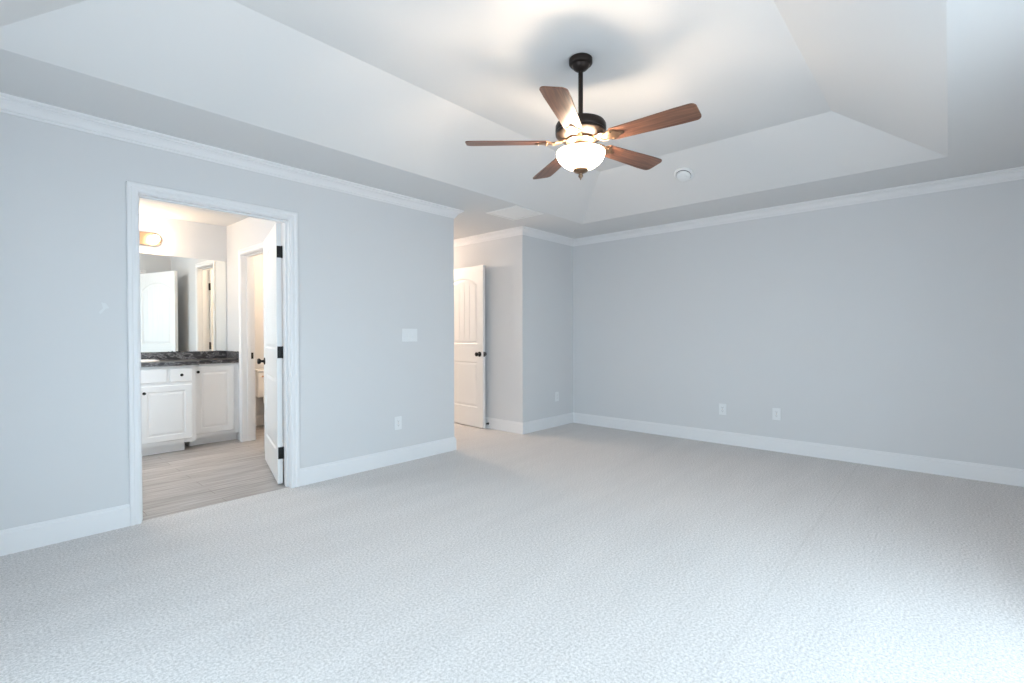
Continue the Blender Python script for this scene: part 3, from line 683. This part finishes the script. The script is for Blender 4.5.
# vanity light bar
vl = thing('vanity_light', (1.0, BV1, 2.19), 'brushed metal light bar with round bulbs above the bathroom mirror', 'wall lamp')
bm = new(); n = 20; hl = 0.30; rr = 0.064
stad = [(hl + rr * math.cos(a), rr * math.sin(a)) for a in [-PI / 2 + PI * k / n for k in range(n + 1)]] + [(-hl - rr * math.cos(a), -rr * math.sin(a)) for a in [-PI / 2 + PI * k / n for k in range(n + 1)]]
prism(bm, stad, 0, 0.028, Matrix.Rotation(R(90), 4, 'X'))
link('back_plate', bm, 'nickel', vl)
for k in range(4):
    x = -0.30 + 0.20 * k
    bm = new(); lathe(bm, [(0, 0.026), (0.034, 0.026), (0.034, 0.034), (0.022, 0.040), (0.020, 0.050), (0, 0.050)], 24, Matrix.Translation((x, 0, 0)) @ Matrix.Rotation(R(90), 4, 'X')); so = link('socket', bm, 'nickel', vl, smooth=True)
    bm = new(); lathe(bm, [(0, 0.046), (0.016, 0.046), (0.020, 0.052)] + [(0.037 * math.sin(a), 0.080 - 0.037 * math.cos(a)) for a in [0.6 + (PI - 0.6) * q / 14 for q in range(15)]][:-1] + [(0, 0.117)], 28, Matrix.Translation((x, 0, 0)) @ Matrix.Rotation(R(90), 4, 'X')); o = link('bulb', bm, 'bulb', so, smooth=True); o['label'] = 'lit round bulb'

# ------------------------------------------------------------------ toilet
to = thing('toilet', (2.635, 6.69, 0), 'white toilet seen through the narrow doorway beyond the vanity', 'toilet')
bm = new(); box(bm, -0.215, 0.215, -0.185, 0, 0.385, 0.715, 0.022, 3); link('tank', bm, 'porcelain', to, smooth=True)
bm = new(); box(bm, -0.225, 0.225, -0.195, 0.003, 0.715, 0.742, 0.008, 3); link('tank_lid', bm, 'porcelain', to, smooth=True)
bm = new(); N = 36; rings = []
for z, rx, ry, cy in ((0.0, 0.115, 0.24, -0.37), (0.02, 0.118, 0.245, -0.37), (0.12, 0.100, 0.215, -0.36), (0.22, 0.115, 0.215, -0.37), (0.30, 0.155, 0.235, -0.40), (0.36, 0.182, 0.250, -0.425), (0.39, 0.186, 0.255, -0.430), (0.393, 0.150, 0.215, -0.430), (0.36, 0.135, 0.195, -0.430), (0.25, 0.08, 0.12, -0.42)):
    rings.append([bm.verts.new((rx * math.cos(2 * PI * k / N), cy + ry * math.sin(2 * PI * k / N), z)) for k in range(N)])
for a, b in zip(rings, rings[1:]):
    for k in range(N): bm.faces.new((a[k], a[(k + 1) % N], b[(k + 1) % N], b[k]))
bm.faces.new(rings[0]); bm.faces.new(rings[-1])
box(bm, -0.10, 0.10, -0.22, -0.02, 0.30, 0.386, 0.012)
link('bowl', bm, 'porcelain', to, smooth=True)
bm = new(); lathe(bm, [(0, 0.396), (0.186, 0.396), (0.190, 0.403), (0.186, 0.412), (0.17, 0.418), (0, 0.420)], 40, cy=-0.425, sy=1.33); link('seat_lid', bm, 'porcelain', to, smooth=True)
bm = new(); tube(bm, [(-0.16, -0.186, 0.655), (-0.16, -0.205, 0.655)], 0.010); tube(bm, [(-0.165, -0.205, 0.655), (-0.10, -0.208, 0.648)], 0.006); o = link('flush_lever', bm, 'nickel', to, smooth=True); o['label'] = 'metal flush lever'

# ------------------------------------------------------------------ flush ceiling lamps in the hall, the toilet room, and one added in the bathroom
M['added_cool_dome'] = mat('added_bath_lamp_glass', (0.95, 0.98, 1.0), 0.3, emit=((0.88, 0.95, 1.0), 3.0), var=(5, 0.02))  # glass of the added bathroom lamp
def flush_lamp(loc, label, watts, col=(1.0, 0.79, 0.62), dome='dome'):
    t = thing('ceiling_lamp', loc, label, 'ceiling lamp')
    bm = new(); lathe(bm, [(0, 0), (0.15, 0), (0.155, -0.010), (0.150, -0.022), (0, -0.022)], 40); link('base', bm, 'nickel', t, smooth=True)
    bm = new(); lathe(bm, [(0, -0.020), (0.140, -0.020), (0.138, -0.045), (0.115, -0.075), (0.07, -0.095), (0, -0.102)], 40); link('glass_dome', bm, dome, t, smooth=True)
    lamp('bulb_light', (0, 0, -0.14), watts, col, 0.035, t)
    return t
flush_lamp((3.80, 6.25, ZS), 'glass dome ceiling lamp lighting the little hall', 95)
flush_lamp((2.66, 5.75, ZS), 'glass dome ceiling lamp lighting the toilet room', 32, (1.0, 0.75, 0.52))
flush_lamp((0.62, 4.75, ZS), 'added unseen glass dome lamp brightening the bathroom', 19, (0.96, 0.95, 0.93), 'added_cool_dome')  # added out of view to brighten the vanity cabinet fronts
